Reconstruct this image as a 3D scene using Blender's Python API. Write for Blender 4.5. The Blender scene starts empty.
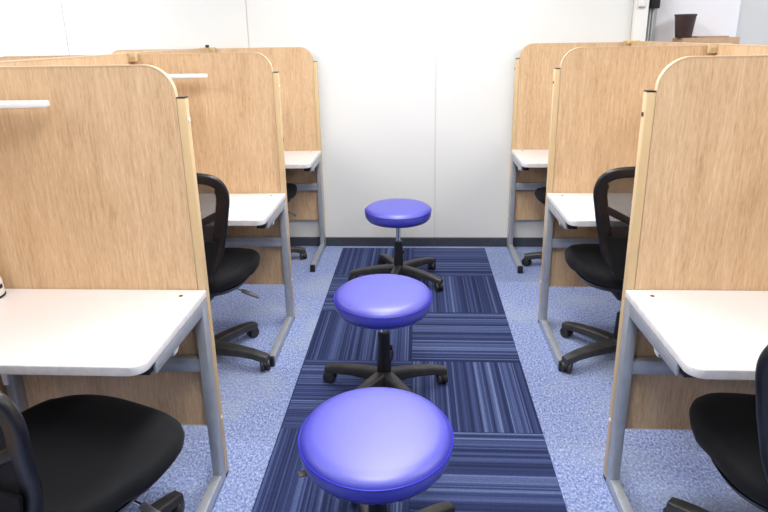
import bpy, bmesh, math, random
from mathutils import Vector, Matrix
random.seed(7)
S = bpy.context.scene
C = S.collection
PI = math.pi

# ------------------------------------------------------------------ camera
F_PX, PITCH, YAW, ROLL, CAM_X, CAM_H, CY = 586.758, .2857, -.05936, -.01717, .02686, 1.458, 206.83
fw = Vector((math.sin(YAW)*math.cos(PITCH), math.cos(YAW)*math.cos(PITCH), -math.sin(PITCH)))
rt = fw.cross(Vector((0, 0, 1))).normalized()
up = rt.cross(fw)
c_, s_ = math.cos(ROLL), math.sin(ROLL)
rt, up = rt*c_ + up*s_, up*c_ - rt*s_
cam = bpy.data.cameras.new('camera')
co = bpy.data.objects.new('camera', cam); C.objects.link(co)
M4 = Matrix.Identity(4)
for i in range(3):
    M4[i][0], M4[i][1], M4[i][2] = rt[i], up[i], -fw[i]
M4[0][3], M4[1][3], M4[2][3] = CAM_X, 0, CAM_H
co.matrix_world = M4
cam.sensor_fit = 'HORIZONTAL'; cam.sensor_width = 36; cam.lens = 36*F_PX/768
cam.shift_y = (CY-256)/768
cam.clip_start = .02
S.camera = co

# ------------------------------------------------------------------ light and exposure
S.view_settings.view_transform = 'Standard'; S.view_settings.look = 'None'
S.view_settings.gamma = 1; S.view_settings.use_curve_mapping = False
S.view_settings.exposure = 0.0
w = bpy.data.worlds.new('World'); S.world = w; w.use_nodes = True
w.node_tree.nodes['Background'].inputs[0].default_value = (1, .98, .95, 1)
w.node_tree.nodes['Background'].inputs[1].default_value = .2

def area(name, loc, sx, sy, power, col=(1, .985, .96)):
    l = bpy.data.lights.new(name, 'AREA'); l.shape = 'RECTANGLE'; l.size = sx; l.size_y = sy
    l.energy = power; l.color = col
    o = bpy.data.objects.new(name, l); C.objects.link(o); o.location = loc
    return o
CEIL = 2.55
LIGHTS = [(-2.6, .9), (0.0, .9), (2.6, .9), (-2.6, 2.75), (0.0, 2.75), (2.6, 2.75), (-1.3, -1.2), (1.3, -1.2)]
for x, y in LIGHTS:
    area('ceiling_lamp', (x, y, CEIL-.07), .55, 1.25, (37 if x < 2 or y < 2 else 27) if y > 0 else 17)

# ------------------------------------------------------------------ helpers
def new_mat(name, col, rough=.5, metal=0., spec=.5, coat=0., coat_rough=.1):
    m = bpy.data.materials.new(name); m.use_nodes = True
    b = m.node_tree.nodes['Principled BSDF']
    b.inputs['Base Color'].default_value = (*col, 1)
    b.inputs['Roughness'].default_value = rough
    b.inputs['Metallic'].default_value = metal
    b.inputs['Specular IOR Level'].default_value = spec
    b.inputs['Coat Weight'].default_value = coat
    b.inputs['Coat Roughness'].default_value = coat_rough
    return m

def nd(m, t, **kw):
    n = m.node_tree.nodes.new(t)
    for k, v in kw.items(): setattr(n, k, v)
    return n
def lk(m, a, b): m.node_tree.links.new(a, b)
def ramp(m, stops, interp='LINEAR'):
    r = nd(m, 'ShaderNodeValToRGB'); cr = r.color_ramp; cr.interpolation = interp
    while len(cr.elements) < len(stops): cr.elements.new(.5)
    for e, (p, c) in zip(cr.elements, stops):
        e.position = p; e.color = (*c, 1)
    return r
def fmath(m, op, a, b=None, c=None):
    n = nd(m, 'ShaderNodeMath', operation=op)
    for i, v in enumerate((a, b, c)):
        if v is None: continue
        if isinstance(v, (int, float)): n.inputs[i].default_value = v
        else: lk(m, v, n.inputs[i])
    return n.outputs[0]
def bump(m, h, strength, dist=.001):
    b = nd(m, 'ShaderNodeBump'); b.inputs['Strength'].default_value = strength
    b.inputs['Distance'].default_value = dist
    lk(m, h, b.inputs['Height'])
    lk(m, b.outputs[0], m.node_tree.nodes['Principled BSDF'].inputs['Normal'])

def mottled(name, c0, c1, scale, rough=.5, bmp=.0, detail=2, **kw):
    m = new_mat(name, c0, rough, **kw)
    tc = nd(m, 'ShaderNodeTexCoord'); n = nd(m, 'ShaderNodeTexNoise')
    n.inputs['Scale'].default_value = scale; n.inputs['Detail'].default_value = detail
    lk(m, tc.outputs['Object'], n.inputs['Vector'])
    r = ramp(m, [(.35, c0), (.65, c1)]); lk(m, n.outputs[0], r.inputs[0])
    lk(m, r.outputs[0], m.node_tree.nodes['Principled BSDF'].inputs['Base Color'])
    if bmp: bump(m, n.outputs[0], bmp)
    return m

def wood_mat():
    m = new_mat('oak_laminate', (.64, .43, .26), .42, spec=.4)
    tc = nd(m, 'ShaderNodeTexCoord'); oi = nd(m, 'ShaderNodeObjectInfo')
    ad = nd(m, 'ShaderNodeVectorMath', operation='ADD')
    rs = fmath(m, 'MULTIPLY', oi.outputs['Random'], 37.)
    cb = nd(m, 'ShaderNodeCombineXYZ'); lk(m, rs, cb.inputs[0])
    lk(m, tc.outputs['Object'], ad.inputs[0]); lk(m, cb.outputs[0], ad.inputs[1])
    def nz(sx, sz, scale, det, rgh=.5):
        mp = nd(m, 'ShaderNodeMapping'); mp.inputs['Scale'].default_value = (sx, sx, sz)
        lk(m, ad.outputs[0], mp.inputs[0])
        n = nd(m, 'ShaderNodeTexNoise'); n.inputs['Scale'].default_value = scale
        n.inputs['Detail'].default_value = det; n.inputs['Roughness'].default_value = rgh
        n.inputs['Distortion'].default_value = .35
        lk(m, mp.outputs[0], n.inputs['Vector']); return n.outputs[0]
    broad = nz(1, .10, 14, 3)
    fine = nz(1, .075, 105, 4, .7)
    pore = nz(1, .11, 300, 2, .6)
    a = fmath(m, 'MULTIPLY', broad, .26); b = fmath(m, 'MULTIPLY', fine, .42); c = fmath(m, 'MULTIPLY', pore, .32)
    s = fmath(m, 'ADD', fmath(m, 'ADD', a, b), c)
    r = ramp(m, [(.36, (.50, .315, .170)), (.47, (.63, .43, .252)), (.54, (.69, .485, .295)), (.64, (.78, .575, .375))])
    lk(m, s, r.inputs[0])
    lk(m, r.outputs[0], m.node_tree.nodes['Principled BSDF'].inputs['Base Color'])
    bump(m, fine, .08)
    return m

def carpet_light():
    """pale blue loop-pile carpet tiles"""
    m = new_mat('pale_blue_carpet', (.3, .38, .6), .95, spec=.1)
    tc = nd(m, 'ShaderNodeTexCoord')
    def nz(scale, det, rgh, vec=(1, 1, 1)):
        mp = nd(m, 'ShaderNodeMapping'); mp.inputs['Scale'].default_value = vec
        lk(m, tc.outputs['Object'], mp.inputs[0])
        n = nd(m, 'ShaderNodeTexNoise'); n.inputs['Scale'].default_value = scale
        n.inputs['Detail'].default_value = det; n.inputs['Roughness'].default_value = rgh
        lk(m, mp.outputs[0], n.inputs['Vector']); return n.outputs[0]
    loops = nz(120, 5, .8, (1, .7, 1)); patch = nz(3.0, 3, .5); fib = nz(420, 1, .5)
    s = fmath(m, 'ADD', fmath(m, 'MULTIPLY', loops, .75), fmath(m, 'MULTIPLY', fib, .25))
    r = ramp(m, [(.39, (.060, .095, .27)), (.465, (.165, .225, .45)), (.54, (.31, .375, .60)), (.64, (.60, .65, .82))])
    lk(m, s, r.inputs[0])
    # greyer zones and tile to tile variation
    sx = nd(m, 'ShaderNodeSeparateXYZ'); lk(m, tc.outputs['Object'], sx.inputs[0])
    tx = fmath(m, 'FLOOR', fmath(m, 'DIVIDE', sx.outputs[0], .5)); ty = fmath(m, 'FLOOR', fmath(m, 'DIVIDE', fmath(m, 'SUBTRACT', sx.outputs[1], 3.84), .5))
    cb = nd(m, 'ShaderNodeCombineXYZ'); lk(m, tx, cb.inputs[0]); lk(m, ty, cb.inputs[1])
    wn = nd(m, 'ShaderNodeTexWhiteNoise', noise_dimensions='3D'); lk(m, cb.outputs[0], wn.inputs[0])
    mx = nd(m, 'ShaderNodeMix', data_type='RGBA', blend_type='MIX')
    pr = ramp(m, [(.48, (0, 0, 0)), (.66, (1, 1, 1))]); lk(m, patch, pr.inputs[0])
    lk(m, fmath(m, 'MULTIPLY', pr.outputs[0], .45), mx.inputs[0])
    lk(m, r.outputs[0], mx.inputs[6]); mx.inputs[7].default_value = (.33, .38, .46, 1)
    hs = nd(m, 'ShaderNodeHueSaturation')
    lk(m, fmath(m, 'ADD', .90, fmath(m, 'MULTIPLY', wn.outputs[0], .18)), hs.inputs['Value'])
    lk(m, mx.outputs[2], hs.inputs['Color'])
    lk(m, hs.outputs[0], m.node_tree.nodes['Principled BSDF'].inputs['Base Color'])
    bump(m, loops, .6, .004)
    return m

def carpet_stripe():
    """navy tiles of cut stripes, direction alternating tile by tile"""
    m = new_mat('striped_navy_carpet', (.05, .07, .2), .9, spec=.12)
    tc = nd(m, 'ShaderNodeTexCoord'); sx = nd(m, 'ShaderNodeSeparateXYZ'); lk(m, tc.outputs['Object'], sx.inputs[0])
    X = fmath(m, 'ADD', sx.outputs[0], 10.0); Y = fmath(m, 'SUBTRACT', 20.0-.0001, sx.outputs[1])
    ix = fmath(m, 'FLOOR', fmath(m, 'DIVIDE', X, .5)); iy = fmath(m, 'FLOOR', fmath(m, 'DIVIDE', Y, .5))
    par = fmath(m, 'MODULO', fmath(m, 'ADD', ix, iy), 2.0)      # 0 / 1
    par = fmath(m, 'GREATER_THAN', par, .5)
    inv = fmath(m, 'SUBTRACT', 1.0, par)
    u = fmath(m, 'ADD', fmath(m, 'MULTIPLY', X, par), fmath(m, 'MULTIPLY', Y, inv))
    seed = fmath(m, 'ADD', fmath(m, 'MULTIPLY', ix, 3.7), fmath(m, 'MULTIPLY', iy, 11.3))
    def wn(period, k):
        cb = nd(m, 'ShaderNodeCombineXYZ')
        lk(m, fmath(m, 'FLOOR', fmath(m, 'DIVIDE', u, period)), cb.inputs[0]); lk(m, seed, cb.inputs[1]); cb.inputs[2].default_value = k
        n = nd(m, 'ShaderNodeTexWhiteNoise', noise_dimensions='3D'); lk(m, cb.outputs[0], n.inputs[0]); return n.outputs[0]
    a = wn(.0064, 1.); b = wn(.0165, 5.)
    s = fmath(m, 'ADD', fmath(m, 'MULTIPLY', a, .55), fmath(m, 'MULTIPLY', b, .45))
    n = nd(m, 'ShaderNodeTexNoise'); n.inputs['Scale'].default_value = 260; n.inputs['Detail'].default_value = 2
    lk(m, tc.outputs['Object'], n.inputs['Vector'])
    s = fmath(m, 'ADD', s, fmath(m, 'MULTIPLY', fmath(m, 'SUBTRACT', n.outputs[0], .5), .35))
    r = ramp(m, [(.20, (.018, .025, .075)), (.45, (.032, .045, .125)), (.68, (.054, .076, .185)), (.84, (.088, .12, .255)), (.97, (.13, .175, .32))])
    lk(m, s, r.inputs[0])
    # tile seams
    def seam(v):
        fr = fmath(m, 'FRACT', fmath(m, 'DIVIDE', v, .5))
        return fmath(m, 'LESS_THAN', fmath(m, 'MINIMUM', fr, fmath(m, 'SUBTRACT', 1.0, fr)), .004)
    sm = fmath(m, 'MAXIMUM', seam(X), seam(Y))
    mx = nd(m, 'ShaderNodeMix', data_type='RGBA'); lk(m, fmath(m, 'MULTIPLY', sm, .6), mx.inputs[0])
    lk(m, r.outputs[0], mx.inputs[6]); mx.inputs[7].default_value = (.012, .018, .07, 1)
    lk(m, mx.outputs[2], m.node_tree.nodes['Principled BSDF'].inputs['Base Color'])
    bump(m, s, .5, .003)
    return m

def mesh_fabric():
    """open black netting: holes let you see through"""
    m = new_mat('black_netting', (.025, .026, .03), .8, spec=.2)
    nt = m.node_tree
    tc = nd(m, 'ShaderNodeTexCoord'); sx = nd(m, 'ShaderNodeSeparateXYZ'); lk(m, tc.outputs['Object'], sx.inputs[0])
    def g(v, p):
        fr = fmath(m, 'FRACT', fmath(m, 'DIVIDE', v, p)); return fmath(m, 'GREATER_THAN', fr, .55)
    hole = fmath(m, 'MULTIPLY', g(fmath(m, 'ADD', sx.outputs[0], 5.), .0022), g(sx.outputs[2], .0022))
    tr = nd(m, 'ShaderNodeBsdfTransparent'); mix = nd(m, 'ShaderNodeMixShader')
    lk(m, hole, mix.inputs[0]); lk(m, nt.nodes['Principled BSDF'].outputs[0], mix.inputs[1]); lk(m, tr.outputs[0], mix.inputs[2])
    lk(m, mix.outputs[0], nt.nodes['Material Output'].inputs['Surface'])
    return m

M = {}
M['wood'] = wood_mat()
M['edge'] = mottled('pale_edge_band', (.63, .47, .31), (.66, .50, .33), 30, .45)
M['cream'] = mottled('cream_post_coat', (.60, .445, .245), (.63, .465, .26), 12, .35)
M['steel'] = mottled('silver_painted_steel', (.37, .40, .44), (.41, .44, .48), 25, .30, metal=.35)
M['desk'] = mottled('white_melamine', (.80, .765, .755), (.82, .785, .775), 8, .35)
M['deskedge'] = mottled('grey_white_edging', (.66, .66, .67), (.74, .74, .75), 60, .4)
M['black'] = mottled('black_plastic', (.007, .007, .009), (.012, .012, .014), 40, .36)
M['arm'] = mottled('worn_black_plastic', (.030, .030, .032), (.045, .045, .046), 25, .38)
M['fabric'] = mottled('black_seat_fabric', (.004, .0045, .006), (.009, .010, .013), 500, .8, bmp=.3, spec=.2)
b = M['fabric'].node_tree.nodes['Principled BSDF']; b.inputs['Sheen Weight'].default_value = .03; b.inputs['Sheen Roughness'].default_value = .5
M['net'] = mesh_fabric()
M['vinyl'] = mottled('blue_vinyl', (.014, .018, .44), (.018, .022, .48), 90, .5, bmp=.03, spec=.5, coat=1., coat_rough=.50)
M['vinyl'].node_tree.nodes['Principled BSDF'].inputs['Coat IOR'].default_value = 2.0
M['piping'] = new_mat('blue_vinyl_piping', (.018, .022, .44), .5)
M['chrome'] = new_mat('chrome_steel', (.72, .73, .75), .16, metal=1)
M['rubber'] = mottled('grey_black_wheel', (.022, .022, .024), (.03, .03, .032), 30, .45)
M['white'] = mottled('white_plastic', (.84, .84, .83), (.87, .87, .86), 10, .35)
M['wallpanel'] = mottled('white_steel_wall_panel', (.755, .775, .765), (.77, .79, .78), 1.2, .45, spec=.3)
M['joint'] = new_mat('grey_panel_joint', (.66, .68, .68), .6)
M['base'] = mottled('charcoal_skirting', (.045, .052, .070), (.055, .062, .082), 20, .45)
M['ceil'] = mottled('white_ceiling_board', (.80, .80, .79), (.84, .84, .83), 60, .9)
M['greywall'] = mottled('pale_grey_wall', (.52, .535, .55), (.54, .555, .57), 3, .7)
M['door'] = mottled('white_board', (.70, .705, .75), (.72, .725, .77), 3, .4)
M['frame'] = mottled('off_white_frame', (.80, .80, .77), (.82, .82, .79), 6, .45)
M['card'] = mottled('brown_cardboard', (.40, .27, .17), (.45, .31, .20), 25, .9)
M['cup'] = mottled('dark_brown_plastic', (.035, .020, .020), (.05, .03, .028), 12, .45)
M['greymetal'] = mottled('grey_metal', (.34, .35, .36), (.38, .39, .40), 18, .4, metal=.4)
M['grip'] = mottled('dull_grey_grip', (.10, .10, .11), (.14, .14, .15), 30, .25)
M['paddle'] = mottled('grey_lever_plastic', (.13, .12, .11), (.16, .15, .14), 30, .35)
M['carpet'] = carpet_light(); M['stripe'] = carpet_stripe()
em = new_mat('lamp_diffuser', (.9, .9, .9), .5)
em.node_tree.nodes['Principled BSDF'].inputs['Emission Color'].default_value = (1, .99, .97, 1)
em.node_tree.nodes['Principled BSDF'].inputs['Emission Strength'].default_value = 3
M['diffuser'] = em
M['tape'] = new_mat('yellow_clip', (.80, .56, .16), .4)

def obj(name, bm, m, parent=None, loc=None, sharp=35, rot=None):
    me = bpy.data.meshes.new(name)
    bmesh.ops.recalc_face_normals(bm, faces=bm.faces[:])
    for f in bm.faces: f.smooth = True
    bm.to_mesh(me); bm.free()
    me.set_sharp_from_angle(angle=math.radians(sharp))
    me.materials.append(M[m])
    o = bpy.data.objects.new(name, me); C.objects.link(o)
    if parent: o.parent = parent
    if loc: o.location = loc
    if rot: o.rotation_euler = rot
    return o
def tag(o, label, cat, group=None):
    o['label'] = label; o['category'] = cat
    if group: o['group'] = group
    return o
def thing(name, label, cat, loc=(0, 0, 0), rz=0, group=None):
    o = bpy.data.objects.new(name, None); C.objects.link(o); o.empty_display_size = .1
    o.location = loc; o.rotation_euler = (0, 0, rz)
    return tag(o, label, cat, group)
def struct(o): o['kind'] = 'structure'; return o
def dup(o, parent=None):
    c = o.copy(); C.objects.link(c); c.parent = parent
    for ch in list(o.children): dup(ch, c)
    return c
def copy_thing(o, label, loc, rz=0):
    c = dup(o); c.location = loc; c.rotation_euler = (0, 0, rz); c['label'] = label; return c

def box(bm, x0, x1, y0, y1, z0, z1, bev=0., seg=2):
    r = bmesh.ops.create_cube(bm, size=1)
    vs = r['verts']
    for v in vs:
        v.co = Vector((x0+(v.co.x+.5)*(x1-x0), y0+(v.co.y+.5)*(y1-y0), z0+(v.co.z+.5)*(z1-z0)))
    if bev:
        es = list({e for v in vs for e in v.link_edges})
        bmesh.ops.bevel(bm, geom=es, offset=bev, segments=seg, affect='EDGES', profile=.5)
    return bm
def B(*a, **k): return box(bmesh.new(), *a, **k)
def prism(bm, pts, axis, a0, a1, bev=0.):
    """closed polygon pts (2D) extruded along axis 'x','y','z' from a0 to a1"""
    def P(p, a):
        return {'x': (a, p[0], p[1]), 'y': (p[0], a, p[1]), 'z': (p[0], p[1], a)}[axis]
    v0 = [bm.verts.new(P(p, a0)) for p in pts]; v1 = [bm.verts.new(P(p, a1)) for p in pts]
    n = len(pts); f0 = bm.faces.new(v0); f1 = bm.faces.new(v1[::-1])
    for i in range(n):
        bm.faces.new((v0[i], v0[(i+1) % n], v1[(i+1) % n], v1[i]))
    if bev:
        es = list(set(f0.edges) | set(f1.edges))
        bmesh.ops.bevel(bm, geom=es, offset=bev, segments=2, affect='EDGES', profile=.5)
    return bm
def lathe(bm, prof, n=48, c=(0, 0), cap=True):
    rings = []
    for r, z in prof:
        rings.append([bm.verts.new((c[0]+r*math.cos(2*PI*i/n), c[1]+r*math.sin(2*PI*i/n), z)) for i in range(n)])
    for a, b_ in zip(rings, rings[1:]):
        for i in range(n): bm.faces.new((a[i], a[(i+1) % n], b_[(i+1) % n], b_[i]))
    if cap:
        bm.faces.new(rings[0][::-1]); bm.faces.new(rings[-1])
    return bm
def sweep(bm, path, sect, closed=False, side=None):
    """sweep a list-of-sections: sect(i)-> [(a,b)...] in (side, up) frame along path of Vectors"""
    path = [Vector(p) for p in path]; n = len(path); rings = []
    for i, p in enumerate(path):
        if closed: t = path[(i+1) % n]-path[i-1]
        else: t = path[min(i+1, n-1)]-path[max(i-1, 0)]
        t.normalize()
        sd = Vector(side) if side else (Vector((0, 0, 1)).cross(t) if abs(t.z) < .95 else Vector((1, 0, 0)))
        sd = (sd - t*sd.dot(t)).normalized(); u = t.cross(sd)
        rings.append([bm.verts.new(p+sd*a+u*b_) for a, b_ in sect(i)])
    k = len(rings[0])
    m_ = n if closed else n-1
    for i in range(m_):
        a, b_ = rings[i], rings[(i+1) % n]
        for j in range(k): bm.faces.new((a[j], a[(j+1) % k], b_[(j+1) % k], b_[j]))
    if not closed:
        bm.faces.new(rings[0][::-1]); bm.faces.new(rings[-1])
    return bm
def circ(r, n=12): return [(r*math.cos(2*PI*i/n), r*math.sin(2*PI*i/n)) for i in range(n)]
def rrect(w_, h_, r, n=3):
    out = []
    for cx, cy, a0 in ((w_/2-r, h_/2-r, 0), (-w_/2+r, h_/2-r, PI/2), (-w_/2+r, -h_/2+r, PI), (w_/2-r, -h_/2+r, 1.5*PI)):
        for i in range(n+1):
            a = a0+PI/2*i/n; out.append((cx+r*math.cos(a), cy+r*math.sin(a)))
    return out
def tube(path, r, n=12): return sweep(bmesh.new(), path, lambda i: circ(r, n))
def disc_y(bm, x, y0, y1, z, r, n=20):
    return prism(bm, [(x+r*math.cos(2*PI*i/n), z+r*math.sin(2*PI*i/n)) for i in range(n)], 'y', y0, y1)
def disc_x(bm, x0, x1, y, z, r, n=20, bev=0):
    return prism(bm, [(y+r*math.cos(2*PI*i/n), z+r*math.sin(2*PI*i/n)) for i in range(n)], 'x', x0, x1, bev)

# ------------------------------------------------------------------ the room
WY = 3.962          # face of the far wall
XL, XR, YB, YF = -4.2, 4.2, -3.4, 5.9
struct(obj('floor', B(XL-.1, XR+.1, YB, YF, -.12, 0), 'carpet'))
struct(obj('ceiling', B(XL-.1, XR+.1, YB, YF, CEIL, CEIL+.1), 'ceil'))
struct(obj('wall_left', B(XL-.1, XL, YB, YF, 0, CEIL), 'wallpanel'))
struct(obj('wall_right', B(XR, XR+.1, YB, YF, 0, CEIL), 'wallpanel'))
struct(obj('wall_far', B(XL, XR, YF-.1, YF, 0, CEIL), 'greywall'))
# far wall of white steel panels, 1.23 m apart, joints recessed
seams = [XL, -3.545, -2.315, -1.083, .148, 1.378]
bm = bmesh.new(); G = .003
for a, c in zip(seams, seams[1:]):
    box(bm, a+G, c-G if c < 1.37 else c, WY, WY+.05, .03, CEIL, .0015, 1)
wb = struct(obj('wall_back', bm, 'wallpanel'))
struct(obj('trim_1', B(XL, 1.378, WY+.006, WY+.045, .03, CEIL), 'joint'))
struct(obj('baseboard_back', B(XL, 1.378, WY-.012, WY+.05, 0, .066, .002, 1), 'base'))
# white jamb, narrow grey return and opening at the right end of the far wall
bm = B(1.380, 1.462, WY-.035, WY+.10, 0, CEIL, .004)
fr = struct(obj('trim_2', bm, 'frame'))
bm = B(1.395, 1.432, WY-.050, WY-.034, 1.598, 1.66, .004)
obj('latch_plate', bm, 'white', fr)
obj('latch_tip', B(1.398, 1.436, WY-.048, WY-.0345, 1.590, 1.5975, .002), 'greymetal', fr)
struct(obj('trim_3', B(1.4625, 1.535, WY+.02, WY+.06, 0, CEIL), 'greymetal'))
bm = bmesh.new()
for x in (1.548, 1.566): box(bm, x-.06, x-.054, WY+.008, WY+.0199, 0, CEIL)
struct(obj('trim_4', bm, 'greywall'))
struct(obj('door_1', B(1.536, 2.055, WY+.05, WY+.09, .005, 2.2, .003), 'door'))
struct(obj('wall_recess', B(2.06, XR, WY+.07, WY+.16, 0, CEIL), 'greywall'))
bm = B(1.475, 1.528, WY-.04, WY+.0065, 1.585, 1.70, .006)
obj('door_closer', bm, 'black', fr)

# striped carpet of the aisle
Y0 = 3.913
me = bmesh.new(); box(me, -.504, .4999, Y0-20, Y0, -.001, .002)
for v in me.verts:
    if v.co.y < Y0-1: v.co.y = -2.587
rn = obj('carpet_runner', me, 'stripe')
# move mesh so that the tile grid is aligned with the material (grid origin = far edge)
for v in rn.data.vertices: v.co.y -= Y0
rn.location = (0, Y0, 0)
tag(rn, 'dark navy striped carpet tiles laid along the middle of the aisle', 'carpet')

# ------------------------------------------------------------------ ceiling lights (outside the frame)
def light_fixture():
    t = thing('ceiling_light', 'long white fluorescent ceiling light with glowing diffuser above the booths', 'ceiling light', group='ceiling lights')
    obj('housing', B(-.30, .30, -.66, .66, -.045, 0, .004), 'white', t)
    obj('diffuser', B(-.275, .275, -.63, .63, -.056, -.0455, .004), 'diffuser', t)
    return t
lf = light_fixture(); lf.location = (LIGHTS[0][0], LIGHTS[0][1], CEIL)
for x, y in LIGHTS[1:]:
    c = dup(lf); c.location = (x, y, CEIL)

# ------------------------------------------------------------------ partition screens
PX, SPX, PXO, XC = .643, 1.355, 2.067, .0134      # aisle end, middle, outer end
PT, PB, R = 1.388, .214, .084
def board_outline(x0, x1, z0, z1, r):
    pts = [(x0, z0), (x1, z0)]
    for i in range(13):
        a = PI/2*i/12; pts.append((x1-r+r*math.cos(a), z1-r+r*math.sin(a)))
    for i in range(13):
        a = PI/2+PI/2*i/12; pts.append((x0+r+r*math.cos(a), z1-r+r*math.sin(a)))
    return pts
def outline_band(pts, t):
    """thin band polygon ring around a convex outline"""
    cx = sum(p[0] for p in pts)/len(pts); cz = sum(p[1] for p in pts)/len(pts)
    n = len(pts); out = []
    for i, p in enumerate(pts):
        a = Vector(pts[i-1]); b_ = Vector(pts[(i+1) % n]); d = (b_-a).normalized(); nn = Vector((d.y, -d.x))
        if nn.dot(Vector(p)-Vector((cx, cz))) < 0: nn = -nn
        out.append((p[0]+nn.x*t, p[1]+nn.y*t))
    return out
def partition(side, single=False):
    """cross screen; origin on the floor at the board's front face, x measured from the aisle centre"""
    s = side
    t = thing('partition_screen', '', 'partition', group='wooden partition screens between the study booths')
    x0, x1 = (PX+.029, PXO-.029)
    ol = board_outline(x0, x1, PB, PT-.003, R)
    if single:      # this one stops at the back screen with a square end
        x1 = SPX+.030
        ol = [(x0, PB), (x1, PB), (x1, PT-.003)] + [p for p in ol if p[0] < x0+R+.001 and p[1] > 1]
    pts = [(s*p[0], p[1]) for p in ol]
    bm = prism(bmesh.new(), pts, 'y', .001, .017)
    obj('board', bm, 'wood', t)
    o2 = outline_band(pts, .003)
    bm = bmesh.new(); n = len(pts); rg = []
    for ring, y in ((pts, 0), (o2, 0), (o2, .018), (pts, .018)):
        rg.append([bm.verts.new((p[0], y, p[1])) for p in ring])
    for k in range(4):
        a, b_ = rg[k], rg[(k+1) % 4]
        for i in range(n): bm.faces.new((a[i], a[(i+1) % n], b_[(i+1) % n], b_[i]))
    obj('edge_band', bm, 'edge', t)
    for xc in ((PX,) if single else (PX, PXO)):
        inn = 1 if xc == PX else -1
        a0, a1 = sorted((s*xc, s*(xc+inn*.0255)))
        p = obj('post', B(a0, a1, .0, .027, .016, 1.2935, .0025), 'cream', t)
        obj('post_cap', B(a0+.0005, a1-.0005, .0005, .0265, 1.2942, 1.2975, 0), 'black', p)['label'] = 'black cap on top of the post'
        obj('foot_glide', B(a0+.001, a1-.001, .001, .026, .0005, .0155, .002), 'black', p)['label'] = 'black glide under the post'
        xs = s*(xc-inn*.0002)
        bm = disc_x(bmesh.new(), min(xs, xs-s*inn*.002), max(xs, xs-s*inn*.002), .0135, 1.232, .0065)
        obj('cap_screw', bm, 'white' if s < 0 else 'black', p)
        bm = disc_x(bmesh.new(), min(xs, xs-s*inn*.002), max(xs, xs-s*inn*.002), .0135, .235, .0065)
        obj('cap_screw', bm, 'white', p)
    return t
PYL = {'near': 1.644, 'mid': 2.798, 'far': 3.9165}; PYR = {'near': 1.671, 'mid': 2.795, 'far': 3.9146}
pl = partition(-1); pl.location = (XC, PYL['near'], 0)
pl['label'] = 'nearest oak partition screen on the left, behind the empty front left desk'
copy_thing(pl, 'middle oak partition screen of the left row, behind the second left desk', (XC, PYL['mid'], 0))
copy_thing(pl, 'farthest oak partition screen on the left, standing against the white wall', (XC, PYL['far'], 0))
pr = partition(1); pr.location = (XC, PYR['near'], 0)
pr['label'] = 'nearest oak partition screen on the right, behind the front right desk'
copy_thing(pr, 'middle oak partition screen of the right row, behind the second right desk', (XC, PYR['mid'], 0))
p3 = partition(1, True); p3.location = (XC, PYR['far'], 0)
p3['label'] = 'farthest oak partition screen on the right, standing against the white wall'

def spine(side, y0, y1, label, ends):
    t = thing('back_screen', label, 'partition', (XC+side*SPX, y0, 0), group='long back screens running along the booths')
    L = y1-y0
    obj('board', B(-.011, .011, .001, L-.001, PB, PT+.001), 'wood', t)
    obj('edge_band', B(-.0125, .0125, .001, L-.001, PT+.0012, PT+.006, .001), 'edge', t)
    for e in ends:
        # cream corner clips that hold the cross screen to the back screen
        yy = L-.002 if e == 'far' else .0
        c = obj('corner_clip', B(-.048, .048, yy-.024, yy-.0003, PT-.034, PT+.0085, .002), 'cream', t)
        for sx in (-1, 1):
            obj('clip_screw', disc_y(bmesh.new(), sx*.036, yy-.0255, yy-.0241, PT-.014, .003, 10), 'greymetal', c)
    return t
T = .019
for s, nm, PY in ((-1, 'left', PYL), (1, 'right', PYR)):
    spine(s, PY['near']+T, PY['mid']-.001, 'long back screen on the %s, between the nearest and middle partition screens' % nm, ['far'])
    sp = spine(s, PY['mid']+T, PY['far']-.001, 'short-looking distant back screen on the %s, joining the middle and farthest partition screens' % nm, ['far'])
    if s < 0:
        obj('clamp', B(-.010, .010, PY['far']-PY['mid']-T-.03, PY['far']-PY['mid']-T-.008, PT+.006, PT+.024, .003), 'black', sp)['label'] = 'small black clamp on the top edge'
    else:
        obj('top_clip', B(-.035, .015, PY['far']-PY['mid']-T-.045, PY['far']-PY['mid']-T-.026, PT-.010, PT+.009, .002), 'tape', sp)['label'] = 'small yellow clip on the top edge'
    spine(s, .47, PY['near']-.001, 'back screen of the nearest booth on the %s, at the picture edge' % nm, ['far'])

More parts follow.
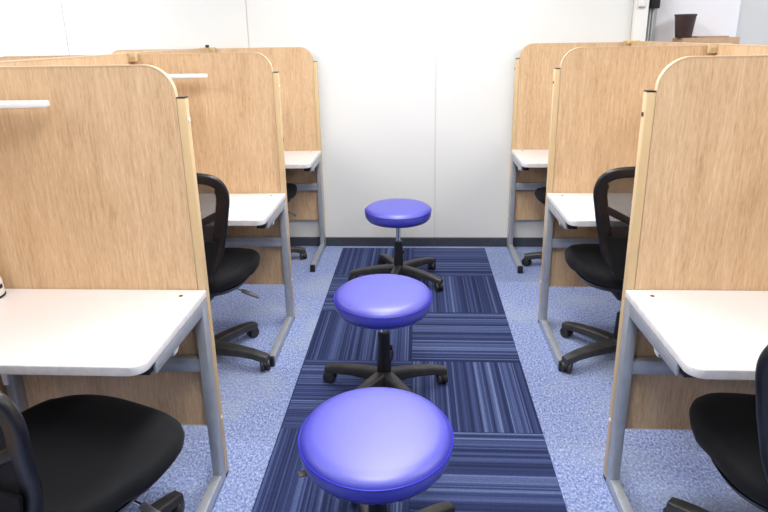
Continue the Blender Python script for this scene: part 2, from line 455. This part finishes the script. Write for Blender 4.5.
# ------------------------------------------------------------------ desks
DT = .705
def desk(s):
    """origin on the floor below the back edge of the top; x from the aisle centre, y negative to the sitter"""
    t = thing('study_desk', '', 'desk', group='white desks in the study booths')
    xa, xb = .643, 1.342; y0, y1 = -.443, -.0005
    r = .035; pts = []
    for i in range(9):
        a = PI+PI/2*i/8; pts.append((xa+r+r*math.cos(a), y0+r+r*math.sin(a)))
    for i in range(9):
        a = 1.5*PI+PI/2*i/8; pts.append((xb-r+r*math.cos(a), y0+r+r*math.sin(a)))
    pts += [(xb, y1), (xa, y1)]
    pts = [(s*p[0], p[1]) for p in pts]
    inn = [(s*(.988+(abs(p[0])-.988)*.9955), -.219+(p[1]+.219)*.9935) for p in pts]
    top = obj('desk_top', prism(bmesh.new(), inn, 'z', DT-.0012, DT), 'desk', t)
    obj('edging', prism(bmesh.new(), pts, 'z', DT-.0245, DT-.0013, .002), 'deskedge', top)
    bm = lathe(bmesh.new(), [(.0062, DT-.0002), (.0062, DT+.0008)], 18, (s*.705, -.045))
    obj('cable_hole', bm, 'black', top)['label'] = 'small black hole plug near the corner'
    # two C-shaped frames: upright, foot, top rail
    for x, outer in ((.6435, 1), (1.300, 0)):
        a0, a1 = sorted((s*x, s*(x+.030)))
        f = thing('x', '', ''); f.name = 'leg_frame'; del f['label']; del f['category']
        f.parent = t
        obj('upright', B(a0, a1, -.043, -.001, .043, DT-.0275, .003), 'steel', f)
        rail = [(-.372, DT-.0275), (-.372, DT-.060), (-.0435, DT-.066), (-.0435, DT-.0275)]
        b0, b1 = sorted((s*x, s*(x+.010)))
        obj('top_rail', prism(bmesh.new(), rail, 'x', b0, b1, .002), 'steel', f)
        foot = [(-.002, .006), (-.002, .046), (-.432, .046), (-.432, .006)]
        obj('foot', prism(bmesh.new(), foot, 'x', a0, a1, .003), 'steel', f)
        obj('foot_cap', B(a0-.001, a1+.001, -.452, -.4325, .0005, .047, .004), 'black', f)['label'] = 'black plastic end cap'
        obj('foot_cap', B(a0+.004, a1-.004, -.030, -.006, .0005, .0058), 'black', f)
    # cross bar, black rail end, bag hook
    a0, a1 = sorted((s*.6740, s*1.2995))
    obj('cross_bar', B(a0, a1, -.034, -.003, .434, .481, .003), 'steel', t)
    a0, a1 = sorted((s*.6545, s*.690))
    obj('rail_stop', B(a0, a1, -.392, -.352, DT-.054, DT-.0275, .002), 'black', t)
    pth = [(s*.660, -.252, DT-.056), (s*.6605, -.246, DT-.078), (s*.661, -.238, DT-.084), (s*.661, -.222, DT-.084), (s*.661, -.212, DT-.078), (s*.661, -.208, DT-.068)]
    obj('bag_hook', tube(pth, .0065, 10), 'white', t)['label'] = 'small pale bag hook'
    return t
dl = desk(-1); dl.location = (XC, PYL['near'], 0)
dl['label'] = 'front left white desk, empty, nearest to the viewer on the left'
copy_thing(dl, 'second white desk on the left, with the mesh chair in front of it', (XC, PYL['mid'], 0))
copy_thing(dl, 'farthest white desk on the left, next to the white wall', (XC, PYL['far'], 0))
dr = desk(1); dr.location = (XC, PYR['near'], 0)
dr['label'] = 'front right white desk, nearest to the viewer on the right'
copy_thing(dr, 'second white desk on the right, behind the mesh chair with the tall back', (XC, PYR['mid'], 0))
copy_thing(dr, 'farthest white desk on the right, next to the white wall', (XC, PYR['far'], 0))
# white perforated bracket under the front left desk
bm = bmesh.new()
prof = [(-.030, 0), (.030, 0), (.034, -.05), (.020, -.085), (.010, -.16), (.008, -.225), (-.008, -.225), (-.010, -.16), (-.022, -.085), (-.034, -.05)]
prism(bm, prof, 'y', 0, .008, .002)
br = obj('bracket_plate', bm, 'white', dl, loc=(-1.238, -.15, DT-.0275))
br['label'] = 'white bracket plate with round holes under the desk'
for z in (-.018, -.060): obj('bracket_hole', disc_y(bmesh.new(), 0, -.0015, .0, z, .011, 16), 'black', br)

# ------------------------------------------------------------------ desk lamps
def desk_lamp():
    """origin at the base on the desk; head reaches +x"""
    t = thing('desk_lamp', '', 'lamp', group='white bar lamps on the left desks')
    obj('lamp_base', lathe(bmesh.new(), [(.040, .006), (.042, .012), (.040, .05), (.032, .075), (.012, .085)], 36), 'white', t)
    obj('base_ring', lathe(bmesh.new(), [(.043, .0), (.044, .003), (.043, .0058)], 36), 'black', t)
    obj('pole', lathe(bmesh.new(), [(.008, .085), (.008, .575)], 16), 'white', t)
    pts = [(-.03, -.026), (.255, -.026), (.290, -.006), (.285, .020), (.26, .026), (-.03, .026)]
    h = obj('lamp_head', prism(bmesh.new(), pts, 'z', .5755, .592, .003), 'white', t)
    obj('light_strip', B(.02, .24, -.012, .012, .5735, .5753), 'desk', h)
    obj('switch', B(.0405, .0445, -.006, .006, .03, .042, .001), 'black', t)
    return t
lm = desk_lamp(); lm.location = (-1.283, 1.580, DT+.0006)
lm['label'] = 'white bar lamp cut by the left picture edge, on the front left desk'
copy_thing(lm, 'white bar lamp showing behind the rounded corner of the nearest left screen', (-1.225, 2.70, DT+.0006))

# ------------------------------------------------------------------ five-star bases
def star_base(t, r, arms_deg, hub_z, arm_mat, hub_r=.032, w0=.050, w1=.036, caster_rot=None):
    bm = bmesh.new()
    lathe(bm, [(hub_r*.9, .052), (hub_r, .058), (hub_r, .105), (hub_r*.85, .112)], 32)
    for a in arms_deg:
        a = math.radians(a); d = Vector((math.cos(a), math.sin(a), 0))
        ks = [0, .25, .5, .75, .92, 1.0]
        zt = [.108, .106, .100, .091, .081, .074]; zb = [.056, .058, .060, .056, .043, .042]
        path = [d*(.018+(r+.006-.018)*k) for k in ks]
        side = Vector((-d.y, d.x, 0))
        rings = []
        for i, p in enumerate(path):
            wd = w0+(w1-w0)*ks[i]; hh = zt[i]-zb[i]; zc = (zt[i]+zb[i])/2
            if i == len(path)-1: wd *= .92
            rings.append([bm.verts.new(p+side*q[0]+Vector((0, 0, zc+q[1]))) for q in rrect(wd, hh, min(hh, wd)*.20, 3)])
        kk = len(rings[0])
        for q0, q1 in zip(rings, rings[1:]):
            for j in range(kk): bm.faces.new((q0[j], q0[(j+1) % kk], q1[(j+1) % kk], q1[j]))
        bm.faces.new(rings[0][::-1]); bm.faces.new(rings[-1])
    obj('star_base', bm, arm_mat, t, sharp=50)
    for i, a in enumerate(arms_deg):
        a_ = math.radians(a); cr = math.radians((caster_rot or [20, 160, 70, -35, 110])[i % 5])
        p = Vector((math.cos(a_), math.sin(a_), 0))*(r-.012)
        bm = bmesh.new()
        # hood: half shell over the twin wheels, stem on top
        n = 12
        prof = [(.029*math.cos(PI*k/n), .026+.029*math.sin(PI*k/n)) for k in range(n+1)]
        prism(bm, prof, 'x', -.005, .005)
        lathe(bm, [(.008, .050), (.008, .064)], 14)
        ca = obj('caster', bm, 'black', t, loc=(p.x, p.y, 0), rot=(0, 0, cr))
        for sx in (-1, 1):
            a0, a1 = sorted((sx*.0055, sx*.021))
            obj('wheel', disc_x(bmesh.new(), a0, a1, 0, .0265, .0263, 24, .004), 'rubber', ca)

def gas_column(t, z0, z1, ztop, r=.026):
    obj('column_sleeve', lathe(bmesh.new(), [(r*1.06, z0), (r*1.06, z0+.06), (r, z0+.07), (r*.92, z1-.004), (r*.8, z1)], 32), 'black', t)
    obj('gas_lift', lathe(bmesh.new(), [(.0135, z1+.0003), (.0135, ztop)], 24), 'chrome', t)

# ------------------------------------------------------------------ stools
def stool(label, x, y, ztop, arms, zsl, r=.275, lever=None, rs=.197):
    t = thing('round_stool', label, 'stool', (x, y, .0022), group='round blue stools in the aisle')
    RS = rs; zt = ztop; H = .080
    # cushion, built as a lathe with a soft crown and a rolled rim
    prof = [(RS-.031, zt-H), (RS-.013, zt-H+.005), (RS-.003, zt-H+.018), (RS, zt-.040), (RS-.001, zt-.030)]
    prof2 = [(RS-.002, zt-.0255), (RS-.008, zt-.014), (RS-.020, zt-.0065), (RS-.040, zt-.0022), (.12, zt+.0005), (.06, zt+.002), (.0005, zt+.0025)]
    seat = obj('seat_cushion', lathe(bmesh.new(), prof+prof2, 96), 'vinyl', t, sharp=80)
    ring = [Vector((math.cos(2*PI*i/96)*(RS-.0002), math.sin(2*PI*i/96)*(RS-.0002), zt-.0265)) for i in range(96)]
    obj('piping', sweep(bmesh.new(), ring, lambda i: circ(.0022, 8), closed=True), 'piping', seat)
    # pleats of vinyl tucked under the rim
    n = 240; bm = bmesh.new(); r0, r1 = [], []
    for i in range(n):
        a = 2*PI*i/n; k = .0016*math.sin(a*52)+.0009*math.sin(a*31+1)
        r0.append(bm.verts.new((math.cos(a)*(RS-.0075+k), math.sin(a)*(RS-.0075+k), zt-H+.012)))
        r1.append(bm.verts.new((math.cos(a)*(RS-.019+k*2), math.sin(a)*(RS-.019+k*2), zt-H-.003+k)))
    r2 = [bm.verts.new((v.co.x*.90, v.co.y*.90, zt-H+.002)) for v in r1]
    for q0, q1 in ((r0, r1), (r1, r2)):
        for i in range(n): bm.faces.new((q0[i], q0[(i+1) % n], q1[(i+1) % n], q1[i]))
    obj('tucked_edge', bm, 'vinyl', seat)
    obj('under_plate', B(-.09, .09, -.07, .07, zt-H-.018, zt-H-.0005, .004), 'black', t)
    gas_column(t, .098, zsl, zt-H-.0185, .027)
    star_base(t, r, arms, .1, 'arm')
    if lever is not None:
        a = math.radians(lever); d = Vector((math.cos(a), math.sin(a), 0))
        lv = obj('height_lever', tube([d*.03+Vector((0, 0, zt-H-.012)), d*.12+Vector((0, 0, zt-H-.012)), d*.165+Vector((0, 0, zt-H-.006))], .0045, 10), 'arm', t)
        obj('lever_paddle', sweep(bmesh.new(), [d*.155+Vector((0, 0, zt-H-.008)), d*.185+Vector((0, 0, zt-H-.004)), d*.212+Vector((0, 0, zt-H-.002))], lambda i: rrect((.018, .024, .018)[i], .007, .003)), 'paddle', lv)['label'] = 'grey paddle of the height lever'
    obj('tension_knob', disc_x(bmesh.new(), .026, .036, 0, zsl-.07, .012, 18, .002), 'black', t)
    return t
stool('blue round stool farthest away, closest to the white wall', -.088, 3.333, .484, [-30, 42, 114, 186, 258], .262, .29)
stool('middle blue round stool of the three in the aisle', -.112, 2.160, .474, [18, 90, 162, 234, 306], .285, .268)
stool('nearest blue round stool, large in the foreground of the aisle', -.083, 1.315, .470, [37, 109, 181, 253, 325], .25, .262, lever=206, rs=.203)

# ------------------------------------------------------------------ task chairs
def sq(a, wx, wy, e):
    c, s = math.cos(a), math.sin(a)
    return (wx*math.copysign(abs(c)**(2/e), c), wy*math.copysign(abs(s)**(2/e), s))
def seat_mesh():
    bm = bmesh.new(); n = 72
    # layers: (scale, z) ; squircle outline wider in front
    def outline(sc, z, drop):
        out = []
        for i in range(n):
            x, y = sq(2*PI*i/n, .243, .235, 3.0)
            x *= (1.0+.06*(y/.235)) if y < 0 else (1.06-.13*(y/.235)**2)
            if y > 0: y *= 1.04
            x *= sc; y *= sc
            q = max(0, (y-.10)/.145); zz = z-drop*q*q*.030
            zz += drop*.012*(abs(x)/.25)**2.2*(1 if y < .12 else .6) - drop*.004
            out.append(bm.verts.new((x, y+.01, zz)))
        return out
    L = [(.80, .400, .3), (.93, .406, .4), (.985, .420, .7), (1.0, .438, 1), (.985, .456, 1), (.94, .468, 1), (.86, .473, 1), (.7, .471, 1), (.5, .466, 1), (.3, .464, 1), (.1, .463, 1)]
    rs = [outline(*l) for l in L]
    for a, c in zip(rs, rs[1:]):
        for i in range(n): bm.faces.new((a[i], a[(i+1) % n], c[(i+1) % n], c[i]))
    bm.faces.new(rs[0][::-1]); bm.faces.new(rs[-1])
    return bm
def shell_mesh():
    bm = bmesh.new(); n = 60; rs = []
    for sc, z in ((.45, .362), (.70, .368), (.88, .384), (.93, .403)):
        row = []
        for i in range(n):
            x, y = sq(2*PI*i/n, .243, .235, 2.8); row.append(bm.verts.new((x*sc, y*sc+.01, z-(.02*max(0, (y*sc-.08)/.15)))))
        rs.append(row)
    for a, c in zip(rs, rs[1:]):
        for i in range(n): bm.faces.new((a[i], a[(i+1) % n], c[(i+1) % n], c[i]))
    bm.faces.new(rs[0][::-1]); bm.faces.new(rs[-1])
    return bm
BACK_Y = -.245
def back_curve(x, z):
    """depth of the backrest: curved round the sitter, leaning back, lumbar bulge"""
    return BACK_Y - .11*max(0, z-.62)*.8 + .45*x*x + .022*math.exp(-((z-.62)/.12)**2) - .01
def back_outline():
    pts = []
    # clockwise from bottom centre to top, right side
    right = [(.00, .462), (.07, .463), (.120, .470), (.155, .490), (.180, .525), (.200, .575), (.216, .640), (.234, .705), (.249, .770), (.258, .815),
             (.258, .853), (.244, .892), (.213, .919), (.165, .932), (.09, .937), (.0, .938)]
    # resample smoothly with Catmull-Rom
    full = right + [(-x, z) for x, z in right[-2:0:-1]]
    n = len(full); out = []
    for i in range(n):
        p0, p1, p2, p3 = [Vector(full[(i+k) % n]) for k in (-1, 0, 1, 2)]
        for k in range(4):
            u = k/4
            out.append(.5*((2*p1)+(p2-p0)*u+(2*p0-5*p1+4*p2-p3)*u*u+(-p0+3*p1-3*p2+p3)*u**3))
    return out
def task_chair():
    t = thing('task_chair', '', 'chair', group='black mesh-back task chairs in the booths')
    obj('seat_cushion', seat_mesh(), 'fabric', t, sharp=80)
    obj('seat_shell', shell_mesh(), 'black', t, sharp=60)
    obj('tilt_mechanism', B(-.075, .075, -.12, .10, .312, .3615, .010), 'black', t)
    lv = obj('height_lever', tube([(.07, .03, .338), (.13, .045, .322), (.175, .055, .303)], .0045, 10), 'chrome', t)
    obj('lever_grip', sweep(bmesh.new(), [(.165, .053, .307), (.20, .058, .290), (.240, .066, .270)], lambda i: rrect(.020, .014, .005)), 'grip', lv)
    ol = back_outline(); n = len(ol)
    path = [Vector((p.x, back_curve(p.x, p.y), p.y)) for p in ol]
    # frame section: wide flat blade in the plane of the back, slimmer at the top
    bm = bmesh.new(); rings = []
    for i, p in enumerate(path):
        tan = (path[(i+1) % n]-path[i-1]).normalized()
        nor = Vector((0, 1, 0)); nor = (nor-tan*nor.dot(tan)).normalized(); sd = tan.cross(nor)
        wd = .052
        if p.z > .88: wd = .042
        if p.z < .52: wd = .050
        # shift inwards so that the outer edge is the outline
        cen = Vector((0, 0, .70))-p; inw = sd if sd.dot(cen) > 0 else -sd
        rings.append([bm.verts.new(p+inw*(wd*.5)+sd*a+nor*b_) for a, b_ in rrect(wd, .024, .0105, 4)])
    k = len(rings[0])
    for i in range(n):
        a, b_ = rings[i], rings[(i+1) % n]
        for j in range(k): bm.faces.new((a[j], a[(j+1) % k], b_[(j+1) % k], b_[j]))
    obj('back_frame', bm, 'black', t, sharp=60)
    # netting stretched inside the frame (solid-thin sheet)
    bm = bmesh.new(); rr = []
    for sc in (.90, .7, .5, .3, .1):
        rr.append([bm.verts.new((p.x*sc, back_curve(p.x*sc, .70+(p.y-.70)*sc)+.004, .70+(p.y-.70)*sc)) for p in ol])
    for a, b_ in zip(rr, rr[1:]):
        for i in range(n): bm.faces.new((a[i], a[(i+1) % n], b_[(i+1) % n], b_[i]))
    bm.faces.new(rr[-1])
    obj('back_netting', bm, 'net', t, sharp=80)['label'] = 'see-through black netting of the backrest'
    # lumbar bar dipping to the middle, with the spine below it
    pth = [(x, back_curve(x, .70)-.008,   .668+.52*math.sqrt(x*x+.0009)-.016) for x in [-.226+.452*i/16 for i in range(17)]]
    obj('lumbar_bar', sweep(bmesh.new(), pth, lambda i: rrect(.014, .028, .005)), 'black', t)
    pth = [(0, back_curve(0, .70)-.012, .692), (0, back_curve(0, .6)-.020, .60), (0, BACK_Y-.035, .50), (0, BACK_Y-.03, .42), (0, BACK_Y+.02, .356), (0, BACK_Y+.10, .336), (0, -.10, .335)]
    obj('back_support', sweep(bmesh.new(), pth, lambda i: rrect(.055, .018, .006), side=(1, 0, 0)), 'black', t, sharp=60)
    # solid lower back pad behind the netting
    bm = bmesh.new(); rows = []
    for j in range(9):
        z = .478+.17*j/8; hw = .150+.04*(j/8)
        rows.append([(x*hw/8, z) for x in range(-8, 9)])
    va = [[bm.verts.new((x, back_curve(x, z)-.012, z)) for x, z in r_] for r_ in rows]
    vb = [[bm.verts.new((x, back_curve(x, z)-.020, z)) for x, z in r_] for r_ in rows]
    for g in (va, vb):
        for j in range(8):
            for i in range(16): bm.faces.new((g[j][i], g[j][i+1], g[j+1][i+1], g[j+1][i]))
    for j in range(8):
        for i in (0, 16): bm.faces.new((va[j][i], va[j+1][i], vb[j+1][i], vb[j][i]))
    for i in range(16):
        for j in (0, 8): bm.faces.new((va[j][i], va[j][i+1], vb[j][i+1], vb[j][i]))
    obj('lumbar_pad', bm, 'fabric', t)
    gas_column(t, .098, .235, .3118, .026)
    return t
CH = [  # x, y, heading (clockwise from +y), base arm angle, radius of base, label
    (-.856, 1.205, 21, 67, .31, 'black task chair at the bottom left, pulled out from the front left desk'),
    (-.943, 2.380, 2, -11.5, .295, 'black task chair at the second left desk, netted back beside the nearest left screen'),
    (-1.020, 3.640, 0, 12, .29, 'black task chair mostly hidden at the farthest left desk'),
    (1.002, 1.290, 8, 131, .30, 'black task chair cut by the right edge, at the front right desk'),
    (.948, 2.454, -2, 131, .29, 'black task chair at the second right desk, tall netted back beside the nearest right screen'),
    (1.030, 3.560, -14, 172, .31, 'black task chair mostly hidden at the farthest right desk'),
]
base_chair = task_chair()
chairs = [base_chair]+[dup(base_chair) for _ in CH[1:]]
for o, (x, y, hd, ang, r, lab) in zip(chairs, CH):
    if abs(x) > .9 and y > 2:      # seats set a little higher on their gas lifts
        for ch in o.children:
            if ch.name.split('.')[0] != 'column_sleeve': ch.location.z += .038
    o.location = (x, y, 0.0002); o.rotation_euler = (0, 0, -math.radians(hd)); o['label'] = lab
    if y < 2:                      # backrests of the two nearest chairs slid down
        for ch in o.children:
            if ch.name.split('.')[0] in ('back_frame', 'back_netting', 'lumbar_bar', 'lumbar_pad'): ch.location.z -= .030 if x > 0 else .062
    star_base(o, r, [ang+hd+72*k for k in range(5)], .1, 'arm',   .034, .060, .042, [25, 150, 80, -30, 100])

# ------------------------------------------------------------------ box and cup behind the right screens
t = thing('storage_rack', 'low grey storage rack behind the farthest right screen, under the cardboard box', 'rack', (1.80, WY-.04, 0))
obj('rack_top', B(-.25, .25, -.085, .085, 1.20, 1.22, .003), 'greymetal', t)
for x in (-.235, .205):
    for y in (-.08, .05): obj('leg', B(x, x+.03, y, y+.03, .001, 1.1995), 'greymetal', t)
cb = thing('cardboard_box', 'brown cardboard box behind the right screens, below the dark cup', 'box', (1.804, WY-.04, 1.2205))
obj('box_body', B(-.148, .192, -.08, .08, 0, .186, .002), 'card', cb)
obj('flap', B(-.03, .165, .0, .078, .1865, .194, .001), 'card', cb)['label'] = 'closed cardboard flap slightly raised'
bm = lathe(bmesh.new(), [(.044, 0), (.047, .004), (.061, .128), (.064, .130), (.064, .140), (.0615, .140), (.059, .130), (.045, .008), (.001, .008)], 40)
bm2 = tag(obj('plastic_cup', bm, 'cup', loc=(1.677, 3.895, 1.4070)), 'dark brown tapered cup standing on the cardboard box', 'cup')
